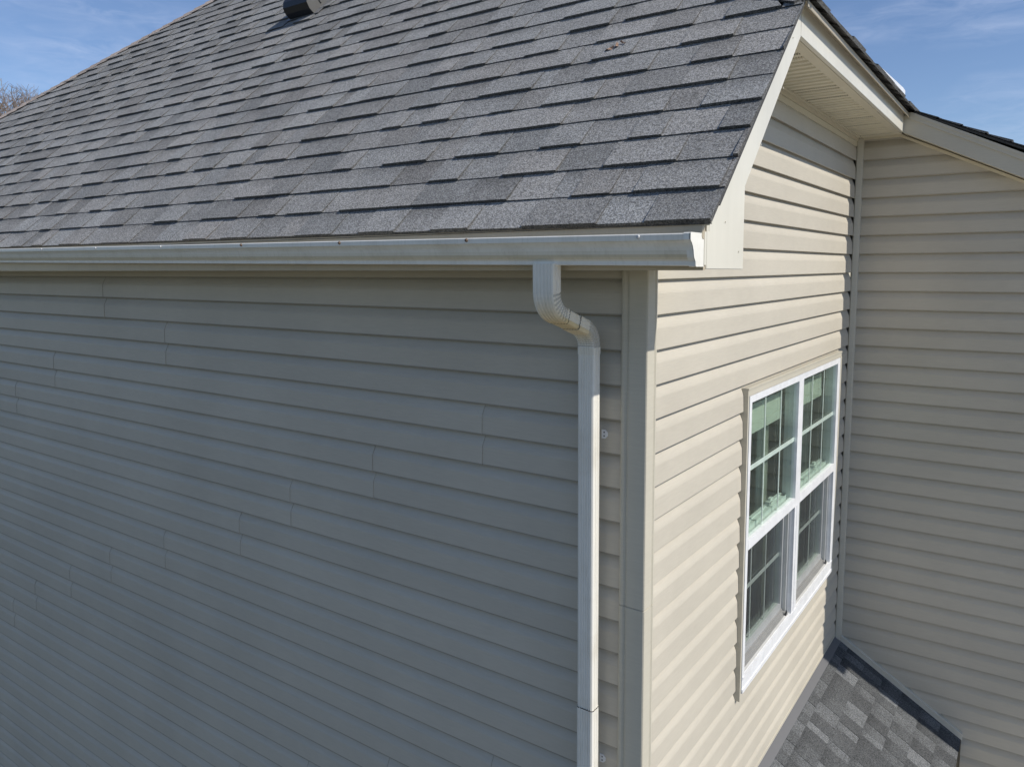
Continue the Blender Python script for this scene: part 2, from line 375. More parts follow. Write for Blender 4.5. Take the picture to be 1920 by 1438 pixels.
# ------------------------------------------------------------------ corner trims
def post(name, pts, z0, z1, parent, mt=M['trim'], label=None):
    b = MB(); b.prism([(x, y, z0) for x, y in pts], (0, 0, z1-z0)); return b.build(name, mt, parent, label, merge=True, bevel=0.015)
oc = [(-0.56, -0.02), (-0.56, -0.20), (-0.50, -0.25), (-0.40, -0.25), (-0.37, -0.215), (-0.33, -0.215), (-0.30, -0.25), (0.25, -0.25), (0.27, -0.23),
      (0.27, 0.20), (0.245, 0.22), (0.245, 0.26), (0.27, 0.28), (0.27, 0.36), (0.22, 0.42), (0.0, 0.42), (0.0, 0.0)]
cp_ = post('corner_post', oc, -9.42, 0.27, house)
cp2 = post('corner_post', [(x*1.012, y*1.012) for x, y in oc], -45, -9.43, house)
ic = [(0.10, L-0.02), (0.10, L-0.30), (0.16, L-0.36), (0.40, L-0.30), (0.44, L-0.24), (0.44, L-0.02)]
post('inside_corner_post', ic, -21.3, 7.12, house, label='narrow beige trim in the inside corner')

# ------------------------------------------------------------------ shingles
def tones(rnd, k, contrast, tooth):
    if contrast:
        t = rnd.uniform(0.60, 0.80) if tooth else rnd.uniform(0.88, 1.22)
        return (t*0.99, t, t*1.02)
    t = rnd.choice([0.58, 0.62, 0.72, 0.95, 1.0, 1.1, 1.3, 0.66, 1.0]) if contrast else rnd.choice([0.80, 0.88, 0.94, 1.0, 1.0, 1.04, 1.08])
    t *= rnd.uniform(0.96, 1.04)
    w = rnd.uniform(-0.018, 0.018)
    return (t*(1+w), t, t*(1-w*0.8))
def shingle_sheet(mb, O_, du, dv, n, e, rows, uL, uR, seed, contrast=False, thick=(0.052, 0.112), vmax=None, wmin=0.85, wmax=2.1):
    rnd = random.Random(seed); O_ = Vector(O_); du = Vector(du); dv = Vector(dv); n = Vector(n)
    def Pt(u, v, h): return O_+du*u+dv*v+n*h
    for k in range(rows):
        v0 = k*e; v1 = (k+1)*e+0.10
        if vmax is not None: v1 = min(v1, vmax)
        if vmax is not None and v0 >= vmax: break
        l0, l1, r0, r1 = uL(v0), uL(v1), uR(v0), uR(v1)
        u = min(l0, l1)-rnd.uniform(0, 1.5); end = max(r0, r1); tooth = rnd.random() < 0.5
        while u < end:
            w = rnd.uniform(wmin, wmax) if tooth else rnd.uniform(wmin*0.6, wmax*0.85)
            a, b = u, u+w; u = b
            h = thick[1]*rnd.uniform(0.85, 1.12) if tooth else thick[0]*rnd.uniform(0.85, 1.3)
            dn = -0.010*rnd.random() if tooth else 0.006*rnd.random()
            hh = 0.014 if tooth else 0.010
            lean = 0.0
            a0, b0 = max(a, l0), min(b, r0); a1, b1 = max(a+lean, l1), min(b+lean, r1)
            was = tooth; was_tooth = tooth
            tooth = (not tooth) if rnd.random() < 0.82 else tooth
            if b0-a0 < 0.02 and b1-a1 < 0.02: continue
            b0 = max(b0, a0); b1 = max(b1, a1)
            g = 0.012 if rnd.random() < 0.55 else 0.004
            if b0-a0 > 0.1: b0 -= g
            if b1-a1 > 0.1: b1 -= g
            t = tones(rnd, k, contrast, was_tooth)
            # slight curl along the lower edge
            jj = [rnd.uniform(-0.008, 0.008) for _ in range(3)]
            m0 = (a0+b0)/2; m1 = (a1+b1)/2; vv0 = v0+dn
            top = [Pt(a0, vv0+jj[0], h), Pt(m0, vv0+jj[1], h*1.04), Pt(b0, vv0+jj[2], h), Pt(b1, v1, hh), Pt(a1, v1, hh)]
            # factory shade band: darker granules towards the top of some tabs
            sb = rnd.choice([0.62, 0.70, 0.80, 1.0, 1.0]); td = tuple(x*sb for x in t)
            mid = [top[2]+(top[3]-top[2])*0.45, top[0]+(top[4]-top[0])*0.45]
            mb.face([top[0], top[1], top[2], mid[0], mid[1]], t)
            mb.face([mid[1], mid[0], top[3], top[4]], [t, t, td, td])
            lo = [Pt(a0, vv0+jj[0], -0.02), Pt(m0, vv0+jj[1], -0.02), Pt(b0, vv0+jj[2], -0.02)]
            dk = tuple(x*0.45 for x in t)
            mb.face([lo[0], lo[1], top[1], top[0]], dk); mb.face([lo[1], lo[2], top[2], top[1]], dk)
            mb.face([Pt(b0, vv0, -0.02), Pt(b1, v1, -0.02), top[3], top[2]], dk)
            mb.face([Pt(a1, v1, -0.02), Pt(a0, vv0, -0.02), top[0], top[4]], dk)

EX = 1.165
PA = 0.7686; TLT = -0.0033
Y0, Z0 = -2.40, 1.33
du = Vector((1, 0, TLT)).normalized(); dv = Vector((0, math.cos(PA), math.sin(PA))); nn = du.cross(dv).normalized()
SL = 0.46                                    # slope of the side roof planes
XR, ZE = 3.02, 8.12                           # side eave
YH = Y0+(ZE-Z0)/math.tan(PA)                  # where rake turns into hip
kk = SL/math.tan(PA)                          # dy per unit of -x along the right hip
kl = 0.49                                    # and along the left hip
HLx, HLy = -63.8, 9.35
XA = (YH+kk*XR-HLy+kl*HLx)/(kl+kk)*1.0
XA = (YH+kk*XR-HLy-kl*(-HLx))/(kl+kk)
YA = YH+kk*(XR-XA); ZA = Z0+(YA-Y0)*math.tan(PA)
vH = (YH-Y0)/math.cos(PA); vA = (YA-Y0)/math.cos(PA)
def uRf(v): return XR-0.16 if v <= vH else XR-0.16-(v-vH)*math.cos(PA)/kk
def uLf(v): return HLx+((Y0+v*math.cos(PA))-HLy)/kl
fs = MB()
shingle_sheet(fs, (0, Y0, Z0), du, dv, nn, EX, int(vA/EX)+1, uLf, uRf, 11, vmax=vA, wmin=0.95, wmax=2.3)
# starter strip under the first course
fs.face([Vector((uLf(0), Y0+0.02, Z0-0.03-TLT*-uLf(0)*0)), (XR-0.16, Y0+0.02, Z0-0.03), (XR-0.16, Y0+0.02, Z0-0.05), (uLf(0), Y0+0.02, Z0-0.05)], 0.4)
roof_front = fs.build('front_roof', M['shingle'], house, label='grey laminated shingle roof slope above the gutter')
dk = MB()
def rp(x, y, off=-0.05): return Vector((x, y, Z0+(y-Y0)*math.tan(PA)+TLT*x))+nn*off
dk.prism([rp(uLf(0), Y0+0.55), rp(XR-0.22, Y0+0.55), rp(XR-0.22, YH), rp(XA, YA)], nn*-0.12)
dk.build('roof_deck', M['deck'], roof_front)
# side slope (facing +x)
ss = MB()
sl_len = math.sqrt(1+SL*SL); dvs = Vector((-1/sl_len, 0, SL/sl_len)); dus = Vector((0, 1, 0)); ns = dus.cross(dvs).normalized()
if ns.z < 0: ns = -ns
YR = L-1.12
def uLs(v): return YH+kk*(v/sl_len)+0.02
rowsS = int((XR-XA)*sl_len/EX)+1
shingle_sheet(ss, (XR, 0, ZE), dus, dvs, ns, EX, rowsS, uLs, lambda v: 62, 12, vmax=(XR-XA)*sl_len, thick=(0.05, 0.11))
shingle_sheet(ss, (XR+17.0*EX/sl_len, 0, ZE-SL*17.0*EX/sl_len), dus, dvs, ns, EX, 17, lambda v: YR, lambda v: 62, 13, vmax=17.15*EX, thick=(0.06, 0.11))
side_roof = ss.build('side_roof', M['shingle'], house, label='side roof slope seen edge-on above the fascia')
dk = MB()
def rs(x, y, off=-0.05): return Vector((x, y, ZE+SL*(XR-x)))+ns*off
dk.prism([rs(XR-0.30, YH+0.25), rs(XR-0.30, 62), rs(XA, 62), rs(XA, YA)], ns*-0.03)
dk.prism([rs(XR+17.85, YR+0.06), rs(XR+17.85, 62), rs(XR-0.05, 62), rs(XR-0.05, YR+0.06)], ns*-0.10)
dk.build('roof_deck', M['deck'], side_roof)
# left slope (unseen from the camera)
lf = MB(); lf.face([(uLf(0), Y0, Z0), (XA, YA, ZA), (XA, 62, ZA), (uLf(0), 62, Z0)]); lf.face([(uLf(0), 62, Z0), (XA, 62, ZA), (21, 62, -0.3)])
lf.build('left_roof', M['shingle'], house)
# hip and ridge caps
def caps(name, A, B, n1, n2, w, n, seed, tint=(1, 1, 1), lift=0.05):
    rnd = random.Random(seed); A = Vector(A); B = Vector(B); d = (B-A)
    dn = d.normalized(); s1 = n1.cross(dn).normalized(); s2 = n2.cross(dn).normalized()
    if s1.dot(Vector((0, 0, -1))) < 0: s1 = -s1
    if s2.dot(Vector((0, 0, -1))) < 0: s2 = -s2
    b = MB()
    for k in range(n):
        p0 = A+d*(k/n); p1 = A+d*((k+1.12)/n); upv = (n1+n2).normalized()
        h0, h1 = lift+0.085, lift+0.02
        t = rnd.uniform(0.85, 1.08); tt = tuple(t*c for c in tint)
        c0, c1 = p0+upv*h0, p1+upv*h1
        l0, l1 = p0+s1*w+n1*h0, p1+s1*w+n1*h1; r0, r1 = p0+s2*w+n2*h0, p1+s2*w+n2*h1
        b.face([l0, c0, c1, l1], tt); b.face([c0, r0, r1, c1], tt)
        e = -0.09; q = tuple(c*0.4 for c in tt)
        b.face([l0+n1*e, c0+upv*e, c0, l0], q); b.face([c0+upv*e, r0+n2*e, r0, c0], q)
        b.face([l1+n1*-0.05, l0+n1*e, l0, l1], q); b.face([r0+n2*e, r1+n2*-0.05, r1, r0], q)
    return b.build(name, M['cap'], house)
nl = Vector((-SL, 0, 1)).normalized()
caps('hip_cap', (HLx+((Y0)-HLy)/kl, Y0, Z0+0.2), (XA, YA, ZA), nn, nl, 0.95, 62, 3, (1.3, 1.1, 0.98), 0.14)
caps('hip_cap', (XR-0.10, YH+0.02, ZE+0.02), (XA, YA, ZA), nn, ns, 0.55, 38, 4, (1.0, 0.97, 0.97))
caps('ridge_cap', (XA, YA, ZA), (XA, 62, ZA), nl, ns, 0.55, 30, 5)

# ------------------------------------------------------------------ fascia, rake, soffits, drip edges
OX = 2.62
def rz(y, off): return Z0+(y-Y0)*math.tan(PA)-off
b = MB()
poly = [(OX, -2.06, 0.27), (OX, 0.47, 0.25), (OX, 0.46, 2.36), (OX, 5.03, 7.14), (OX, 4.95, 8.02-0.02), (OX, YH-0.12, ZE-0.30), (OX, -2.06, rz(-2.06, 0.16))]
b.prism([(x-0.14, y, z) for x, y, z in poly], (0.14, 0, 0))
rake = b.build('rake_board', M['fascia'], house, label='cream rake board with a wide boxed lower end', merge=True, bevel=0.012)
b = MB()   # raised upper strip of the rake board and its drip metal
b.prism([(OX, -1.95, rz(-1.95, 0.62)), (OX, 0.35, rz(0.35, 0.60)), (OX, 4.7, rz(4.7, 0.58)), (OX, 4.5, rz(4.5, 0.17)), (OX, -1.95, rz(-1.95, 0.17))], (0.012, 0, 0))
b.prism([(OX-0.1, -2.3, rz(-2.3, 0.17)), (OX-0.1, YH-0.1, rz(YH-0.1, 0.17)), (OX-0.1, YH-0.1, rz(YH-0.1, 0.095)), (OX-0.1, -2.3, rz(-2.3, 0.095))], (0.26, 0, 0))
b.build('rake_trim', M['fascia'], rake)
for y, z in ((-0.9, 1.4), (1.6, 3.55), (3.4, 5.35), (0.1, 0.7), (4.2, 6.9)):
    b = MB(); b.box(OX+0.008, OX+0.022, y-0.018, y+0.018, z-0.018, z+0.018); b.build('nail_head', M['fascia'], rake)

def OXf(y): return 2.62-0.0085*(y-5)
b = MB(); ya, yb = 5.0, L-0.98
b.prism([(OXf(ya)-0.14, ya, 7.14), (OXf(yb)-0.14, yb, 7.14), (OXf(yb)-0.14, yb, 8.04), (OXf(ya)-0.14, ya, 8.04)], (0.145, 0, 0))
fas = b.build('side_fascia', M['fascia'], house, label='upper fascia board with a streaked face', merge=True, bevel=0.012)
b = MB()      # drip edge: kicked metal profile
pr = [(-0.10, 0.145), (0.22, 0.145), (0.25, 0.12), (0.24, -0.05), (0.29, -0.09), (0.28, -0.11), (0.215, -0.06), (0.215, 0.10), (-0.10, 0.10)]
secs = []
for y in (YH+0.15, yb+0.05):
    secs.append([(OXf(y)+dx, y, 7.93+dz) for dx, dz in pr])
b.loft(secs); b.build('drip_edge', M['drip'], fas)
# front fascia behind the gutter (rises very slightly to the left)
b = MB(); X0 = -86.5
def sec_f(x, t): return [(x, -2.06, 0.24+t), (x, -2.20, 0.24+t), (x, -2.20, 1.14+t*1.2), (x, -2.06, 1.14+t*1.2)]
b.loft([sec_f(X0, 0.16), sec_f(OX-0.02, 0.0)])
ff = b.build('front_fascia', M['drip'], house, merge=True)
b = MB(); b.loft([[(x, -2.19, 0.95+t), (x, -2.19, 1.30+t), (x, -2.33, 1.30+t), (x, -2.34, 1.02+t), (x, -2.30, 0.96+t)] for x, t in ((X0, 0.29), (OX, 0.0))])
b.build('drip_edge', M['drip'], ff)
b = MB()
b.box(X0, OX-0.15, -2.06, 0.0, 0.27, 0.33); b.build('front_soffit', M['soffit_trim'], house)
b = MB(); b.box(0.0, OX-0.15, 0.0, 0.47, 0.265, 0.325)
b.prism([(0.0, 0.46, 2.34), (0.0, 5.05, 7.11), (0.0, 5.0, 7.19), (0.0, 0.40, 2.42)], (OX-0.15, 0, 0))
b.box(0.0, OX-0.15, 0.42, 0.46, 0.3, 2.38)
b.build('rake_soffit', M['soffit_trim'], house)
# side soffit, ribbed panels running out from the wall
b = MB(); y = 5.0; rib = 0.52
def zz(t):   # one rib: flat, v groove
    return 7.20 if (t < 0.62) else 7.27
ys = []
while y < L-0.02:
    for (s0, s1, z0_, z1_) in ((0, 0.27, 7.16, 7.16), (0.27, 0.29, 7.16, 7.36), (0.29, 0.40, 7.36, 7.36), (0.40, 0.52, 7.36, 7.16)):
        y0_, y1_ = min(y+s0, L), min(y+s1, L)
        if y1_ > y0_: b.face([(0.0, y0_, z0_), (OXf(y0_)-0.14, y0_, z0_), (OXf(y1_)-0.14, y1_, z1_), (0.0, y1_, z1_)])
    y += rib
b.face([(0, 5, 7.4), (2.5, 5, 7.4), (2.4, L, 7.4), (0, L, 7.4)])
sof = b.build('side_soffit', M['soffit'], house, label='ribbed vented soffit panels under the side eave')
b = MB()
b.prism([(OXf(ya)-0.50, ya, 7.12), (OXf(yb)-0.46, yb, 7.12), (OXf(yb)-0.14, yb, 7.12), (OXf(ya)-0.14, ya, 7.12)], (0, 0, 0.07))
b.box(0.10, 0.20, 4.6, L-0.3, 6.96, 7.18); b.box(0.20, 0.34, 4.6, L-0.3, 7.13, 7.18); b.box(0.06, 0.13, 4.3, L-0.3, 6.72, 6.95)
b.box(0.30, OXf(yb)-0.1, L-0.24, L-0.12, 7.04, 7.19)
b.build('soffit_channel', M['soffit_trim'], sof)
# wing rake
def wz(x): return 7.12-0.495*(x-2.45)
YF = L-1.0
b = MB()
xs0, xs1 = OXf(yb)-0.02, 21.7
b.prism([(xs0, YF, wz(xs0)), (xs1, YF, wz(xs1)), (xs1, YF, wz(xs1)+1.18), (xs0+0.5, YF, wz(xs0+0.5)+1.12), (xs0, YF, wz(xs0)+0.98)], (0, 0.14, 0))
wr = b.build('wing_rake_board', M['trim'], house, label='sloping rake board above the right wing wall', merge=True, bevel=0.01)
b = MB()
b.prism([(xs0+0.02, YF-0.05, wz(xs0)+0.78), (xs1, YF-0.05, wz(xs1)+0.78), (xs1, YF-0.05, wz(xs1)+1.10), (xs0+0.32, YF-0.05, wz(xs0+0.32)+1.12)], (0, 0.05, 0))
b.prism([(xs0+0.02, YF-0.075, wz(xs0)+0.98), (xs1, YF-0.075, wz(xs1)+0.98), (xs1, YF-0.075, wz(xs1)+1.12), (xs0+0.42, YF-0.075, wz(xs0+0.42)+1.14)], (0, 0.025, 0))
b.build('drip_edge', M['trim'], wr)
b = MB(); b.prism([(xs0, YF+0.13, wz(xs0)+0.02), (xs1, YF+0.13, wz(xs1)+0.02), (xs1, YF+0.13, wz(xs1)+0.08), (xs0, YF+0.13, wz(xs0)+0.08)], (0, 0.87, 0))
b.prism([(xs0-0.2, L-0.22, wz(xs0)-0.10), (xs1, L-0.22, wz(xs1)-0.16), (xs1, L-0.22, wz(xs1)+0.04), (xs0-0.2, L-0.22, wz(xs0)+0.04)], (0, 0.10, 0))
b.build('wing_rake_soffit', M['soffit_trim'], house)

# ------------------------------------------------------------------ gutter
gx0, gx1 = -86.5, 2.60
def gsec(x):
    t = (gx1-x)/36.0; zb = 0.34+0.36*t; zt = 1.07+0.30*t; h = zt-zb; yb = -2.205
    pr = [(0.0, 1.0), (0.0, 0.0), (-0.42, 0.0), (-0.46, 0.02), (-0.47, 0.15), (-0.50, 0.20), (-0.545, 0.27), (-0.57, 0.36), (-0.59, 0.48), (-0.63, 0.60), (-0.69, 0.70), (-0.745, 0.76), (-0.765, 0.79),
          (-0.765, 0.965), (-0.745, 1.0), (-0.66, 1.0), (-0.66, 0.955), (-0.735, 0.94), (-0.735, 0.81), (-0.66, 0.74), (-0.60, 0.62), (-0.56, 0.50), (-0.54, 0.36), (-0.46, 0.22), (-0.40, 0.05), (-0.04, 0.05), (-0.04, 1.0)]
    return [(x, yb+dy, zb+dz*h) for dy, dz in pr]
b = MB()
N = 60
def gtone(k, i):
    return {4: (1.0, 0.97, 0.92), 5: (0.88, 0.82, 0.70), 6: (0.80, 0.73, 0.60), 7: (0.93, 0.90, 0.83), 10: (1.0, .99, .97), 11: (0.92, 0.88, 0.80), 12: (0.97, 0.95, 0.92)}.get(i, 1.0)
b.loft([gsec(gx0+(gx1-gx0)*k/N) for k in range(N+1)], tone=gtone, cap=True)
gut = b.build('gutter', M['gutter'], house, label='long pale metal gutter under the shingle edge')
s = gsec(gx1); outer = s[:15]
b = MB(); capo = [(gx1+0.0, y, z) for _, y, z in outer]; cz = sum(q[2] for q in capo)/len(capo); cy_ = sum(q[1] for q in capo)/len(capo)
cap2 = [(gx1, cy_+(y-cy_)*1.05, cz+(z-cz)*1.05) for _, y, z in capo]
b.prism([(x-0.02, y, z) for x, y, z in cap2], (0.03, 0, 0))
for i in range(len(cap2)-1):
    A, B_ = cap2[i], cap2[i+1]; b.face([(gx1-0.16, A[1], A[2]), (gx1-0.16, B_[1], B_[2]), (gx1, B_[1], B_[2]), (gx1, A[1], A[2])])
b.build('end_cap', M['gutter'], gut, label='white end cap of the gutter, lit by the sun')
for i, x in enumerate((1.31, -3.81, -8.84, -13.8, -18.86, -23.83, -28.75, -33.8)):
    t = (gx1-x)/36.0; z = 0.34+0.36*t+0.88*(0.76-0.06*t)
    b = MB(); ring = [(x+0.055*math.cos(q*math.pi/5), -2.972, z+0.055*math.sin(q*math.pi/5)) for q in range(10)]
    ring2 = [(x+0.035*math.cos(q*math.pi/5), -3.01, z+0.035*math.sin(q*math.pi/5)) for q in range(10)]
    b.loft([ring, ring2]); b.build('hanger_screw', M['rust'] if i in (1, 2, 3) else M['screw'], gut, label='rusty brown screw head' if i in (1, 2, 3) else None)
# return blocks between gutter end and rake board
b = MB(); b.box(OX-0.12, OX+0.004, -2.20, -2.075, 0.36, 1.12); b.build('fascia_return', M['fascia'], house)

# ------------------------------------------------------------------ downspout
DX = -1.50
def ds_section(cy, cz, ang, w=0.62, d=0.42, crimp=0.0, flare=1.0, sd=0):
    """rounded rectangular pipe section; ang = tilt of the pipe axis from vertical (towards the wall)"""
    tq = max(0.0, min(1.0, (cy+2.56)/1.92)); w = 0.66-0.10*tq; DXc = -1.49+0.15*tq
    pts = []; w2, d2 = w/2*flare, d/2*flare; rr = 0.07
    prof = []
    def ribs(n, a0, a1, lim, sgn, axis):
        for i in range(n):
            t0 = a0+(a1-a0)*(i/n); t1 = a0+(a1-a0)*((i+0.62)/n)
            prof.append((axis, t0, lim, sgn)); prof.append((axis, t1, lim, sgn))
    loop = []
    def side(p0, p1, nrm, n):
        for i in range(n+1):
            t = i/n; x = p0[0]+(p1[0]-p0[0])*t; y = p0[1]+(p1[1]-p0[1])*t
            loop.append((x, y))
            if i < n:
                for q, dep in ((0.55, 0.0), (0.66, -0.016), (0.90, -0.016)):
                    t2 = (i+q)/n; loop.append((p0[0]+(p1[0]-p0[0])*t2+nrm[0]*dep, p0[1]+(p1[1]-p0[1])*t2+nrm[1]*dep))
    side((-w2+rr, -d2), (w2-rr, -d2), (0, -1), 5)
    loop.append((w2-rr*0.3, -d2+rr*0.3))
    side((w2, -d2+rr), (w2, d2-rr), (1, 0), 3)
    loop.append((w2-rr*0.3, d2-rr*0.3)); loop.append((w2-rr, d2)); loop.append((-w2+rr, d2)); loop.append((-w2+rr*0.3, d2-rr*0.3)); loop.append((-w2, d2-rr)); loop.append((-w2, -d2+rr)); loop.append((-w2+rr*0.3, -d2+rr*0.3))
    c, s_ = math.cos(ang), math.sin(ang)
    out = []
    for x, y in loop:
        wgt = 1.0 if sd == 0 else max(0.0, min(1.0, 0.5+sd*y/d*1.1))
        f = 1-crimp*wgt
        x2, y2 = x*f, y*f
        out.append((DXc+x2, cy+y2*c, cz+y2*s_))
    return out
# path of the pipe axis in (y, z): down, first elbow back towards the wall, diagonal, second elbow, down
def path_elbow(c, r, a0, a1, n, sgn): pass
secs = []; tn = []
cy0 = -2.56; zt = 0.42
secs.append(ds_section(cy0, zt, 0)); tn.append(1.0); secs.append(ds_section(cy0, -0.30, 0)); tn.append(1.0)
AM = R(70)                                      # diagonal leans 58 degrees off vertical
r0_ = 0.66
cyc, czc = cy0+r0_, -0.30
ne = 8
for i in range(1, ne+1):
    t = AM*i/ne; cyp, czp = cyc-r0_*math.cos(t), czc-r0_*math.sin(t)
    for cc, off in ((0.045, -0.5), (0.0, 0.0)):
        t2 = AM*(i+off)/ne
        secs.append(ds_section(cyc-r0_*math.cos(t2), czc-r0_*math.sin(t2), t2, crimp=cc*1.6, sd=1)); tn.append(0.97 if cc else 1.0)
ye, ze = cyc-r0_*math.cos(AM), czc-r0_*math.sin(AM)
dirv = (math.sin(AM), -math.cos(AM))
ds_a = MB(); 
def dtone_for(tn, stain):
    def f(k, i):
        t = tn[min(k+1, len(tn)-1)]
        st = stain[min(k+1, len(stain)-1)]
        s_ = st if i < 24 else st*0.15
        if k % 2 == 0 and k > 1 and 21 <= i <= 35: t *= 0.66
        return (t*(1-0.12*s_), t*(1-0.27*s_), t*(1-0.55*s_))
    return f
stain = [0.0, 0.1]+[0.1+0.9*(i/(2*ne))**1.5 for i in range(2*ne)]
secs.append(ds_section(ye+dirv[0]*0.10, ze+dirv[1]*0.10, AM)); tn.append(1); stain.append(1.0)
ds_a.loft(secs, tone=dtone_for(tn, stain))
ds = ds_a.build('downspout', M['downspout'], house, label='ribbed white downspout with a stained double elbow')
cy1 = -0.64; r1_ = 0.62
# second elbow centre so that it ends at cy1
cye = cy1-r1_
yb_s = cye+r1_*math.cos(AM); 
dist = (yb_s-ye)/dirv[0]; zb_s = ze+dirv[1]*dist
czE = zb_s-r1_*math.sin(AM)
secs = [ds_section(ye+dirv[0]*0.02, ze+dirv[1]*0.02, AM, crimp=0.05), ds_section(ye+dirv[0]*dist*0.62, ze+dirv[1]*dist*0.62, AM, crimp=0.05)]
d2_ = MB(); d2_.loft(secs, tone=dtone_for([1, 1], [0.9, 0.95])); d2_.build('diagonal_pipe', M['downspout'], ds)
secs = [ds_section(ye+dirv[0]*dist*0.58, ze+dirv[1]*dist*0.58, AM), ds_section(ye+dirv[0]*dist, ze+dirv[1]*dist, AM)]; tn = [1, 1]; stain = [0.8, 0.8]
for i in range(1, ne+1):
    for cc, off in ((0.05, -0.5), (0.0, 0.0)):
        t2 = AM*(1-(i+off)/ne)
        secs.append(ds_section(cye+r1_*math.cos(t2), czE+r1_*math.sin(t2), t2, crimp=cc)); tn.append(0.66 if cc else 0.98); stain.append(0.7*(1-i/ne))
secs.append(ds_section(cy1, czE-0.20, 0)); tn.append(1); stain.append(0.15)
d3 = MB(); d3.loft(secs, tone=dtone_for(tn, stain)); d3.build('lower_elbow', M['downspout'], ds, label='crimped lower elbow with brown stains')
def seam(name, sec_a, sec_b, par):
    b = MB(); b.loft([sec_a, sec_b], cap=False); b.build(name, M['seal'], par)
seam('seam_gap', ds_section(ye+dirv[0]*0.095, ze+dirv[1]*0.095, AM, crimp=-0.004), ds_section(ye+dirv[0]*0.118, ze+dirv[1]*0.118, AM, crimp=-0.004), ds)
seam('seam_gap', ds_section(ye+dirv[0]*dist*0.565, ze+dirv[1]*dist*0.565, AM, crimp=-0.004), ds_section(ye+dirv[0]*(dist*0.565+0.022), ze+dirv[1]*(dist*0.565+0.022), AM, crimp=-0.004), ds)
seam('seam_gap', ds_section(cy1, -12.615, 0, crimp=-0.012), ds_section(cy1, -12.645, 0, crimp=-0.012), ds)
d4 = MB(); d4.loft([ds_section(cy1, czE-0.10, 0, crimp=0.05), ds_section(cy1, -12.72, 0, crimp=0.05)]); d4.build('pipe', M['downspout'], ds)
d5 = MB(); d5.loft([ds_section(cy1, -12.62, 0, crimp=0.0), ds_section(cy1, -44.6, 0, crimp=0.0)]); d5.build('pipe', M['downspout'], ds)
for zc in (-4.45, -14.5):
    b = MB()
    shp = [(0.30, -0.13), (0.42, -0.13), (0.50, -0.05), (0.50, 0.05), (0.42, 0.13), (0.30, 0.13)]
    b.prism([(DX+x, -0.15, zc+z) for x, z in shp], (0, 0.02, 0))
    st = b.build('strap', M['white'], ds, label='white metal strap tab beside the pipe')
    b = MB()
    for zz_ in (-0.055, 0.055):
        b.box(DX+0.37, DX+0.405, -0.160, -0.150, zc+zz_-0.018, zc+zz_+0.018)
    b.build('nail_head', M['seal'], st)

# ------------------------------------------------------------------ window
win = thing('window', '', ''); del win['label']; del win['category']; win.parent = house; win['label'] = 'white twin window with gridded upper and lower sashes'
fy0, fy1, fz0, fz1 = 8.47, 22.87, -16.10, -4.46
def fr(name, mt, *boxes, bevel=0.02, label=None):
    b = MB()
    for q in boxes: b.box(*q)
    return b.build(name, mt, win, label, merge=False)
X1 = 0.30
def pane(name, x, y0, y1, z0, z1):
    b = MB(); b.face([(x, y0, z0), (x, y1, z0), (x, y1, z1), (x, y0, z1)]); return b.build(name, M['glass'], win)
# beige J trim around it
fr('casing', M['trim'], (0.02, 0.27, WY0-0.08, WY0+0.04, -16.42, -4.20), (0.02, 0.29, WY0-0.14, WY0-0.08, -16.42, -4.16),
   (0.02, 0.280, WY0-0.142, 23.16, -4.44, -4.20), (0.02, 0.31, WY0-0.143, 23.162, -4.20, -4.14), (0.02, 0.30, 22.92, 23.16, -16.2, -4.44), label='beige channel trim around the window')
mull0, mull1 = 15.05, 15.80
fr('frame', M['white'], (-0.3, X1, 8.40, 8.66, fz0, fz1), (-0.3, X1, 22.34, 22.88, fz0, fz1), (-0.3, X1-0.002, 8.66, 22.34, -4.72, fz1), (-0.3, X1+0.004, 8.66, 22.34, fz0, -15.56),
   (-0.3, X1+0.002, mull0, mull1, -15.56, -4.72), (-0.02, X1+0.03, 8.42, 22.86, -16.18, -16.02), (-0.02, X1+0.025, 8.46, 22.82, -15.62, -15.53),
   (0.05, X1+0.02, mull0+0.30, mull0+0.36, -15.56, -10.46))
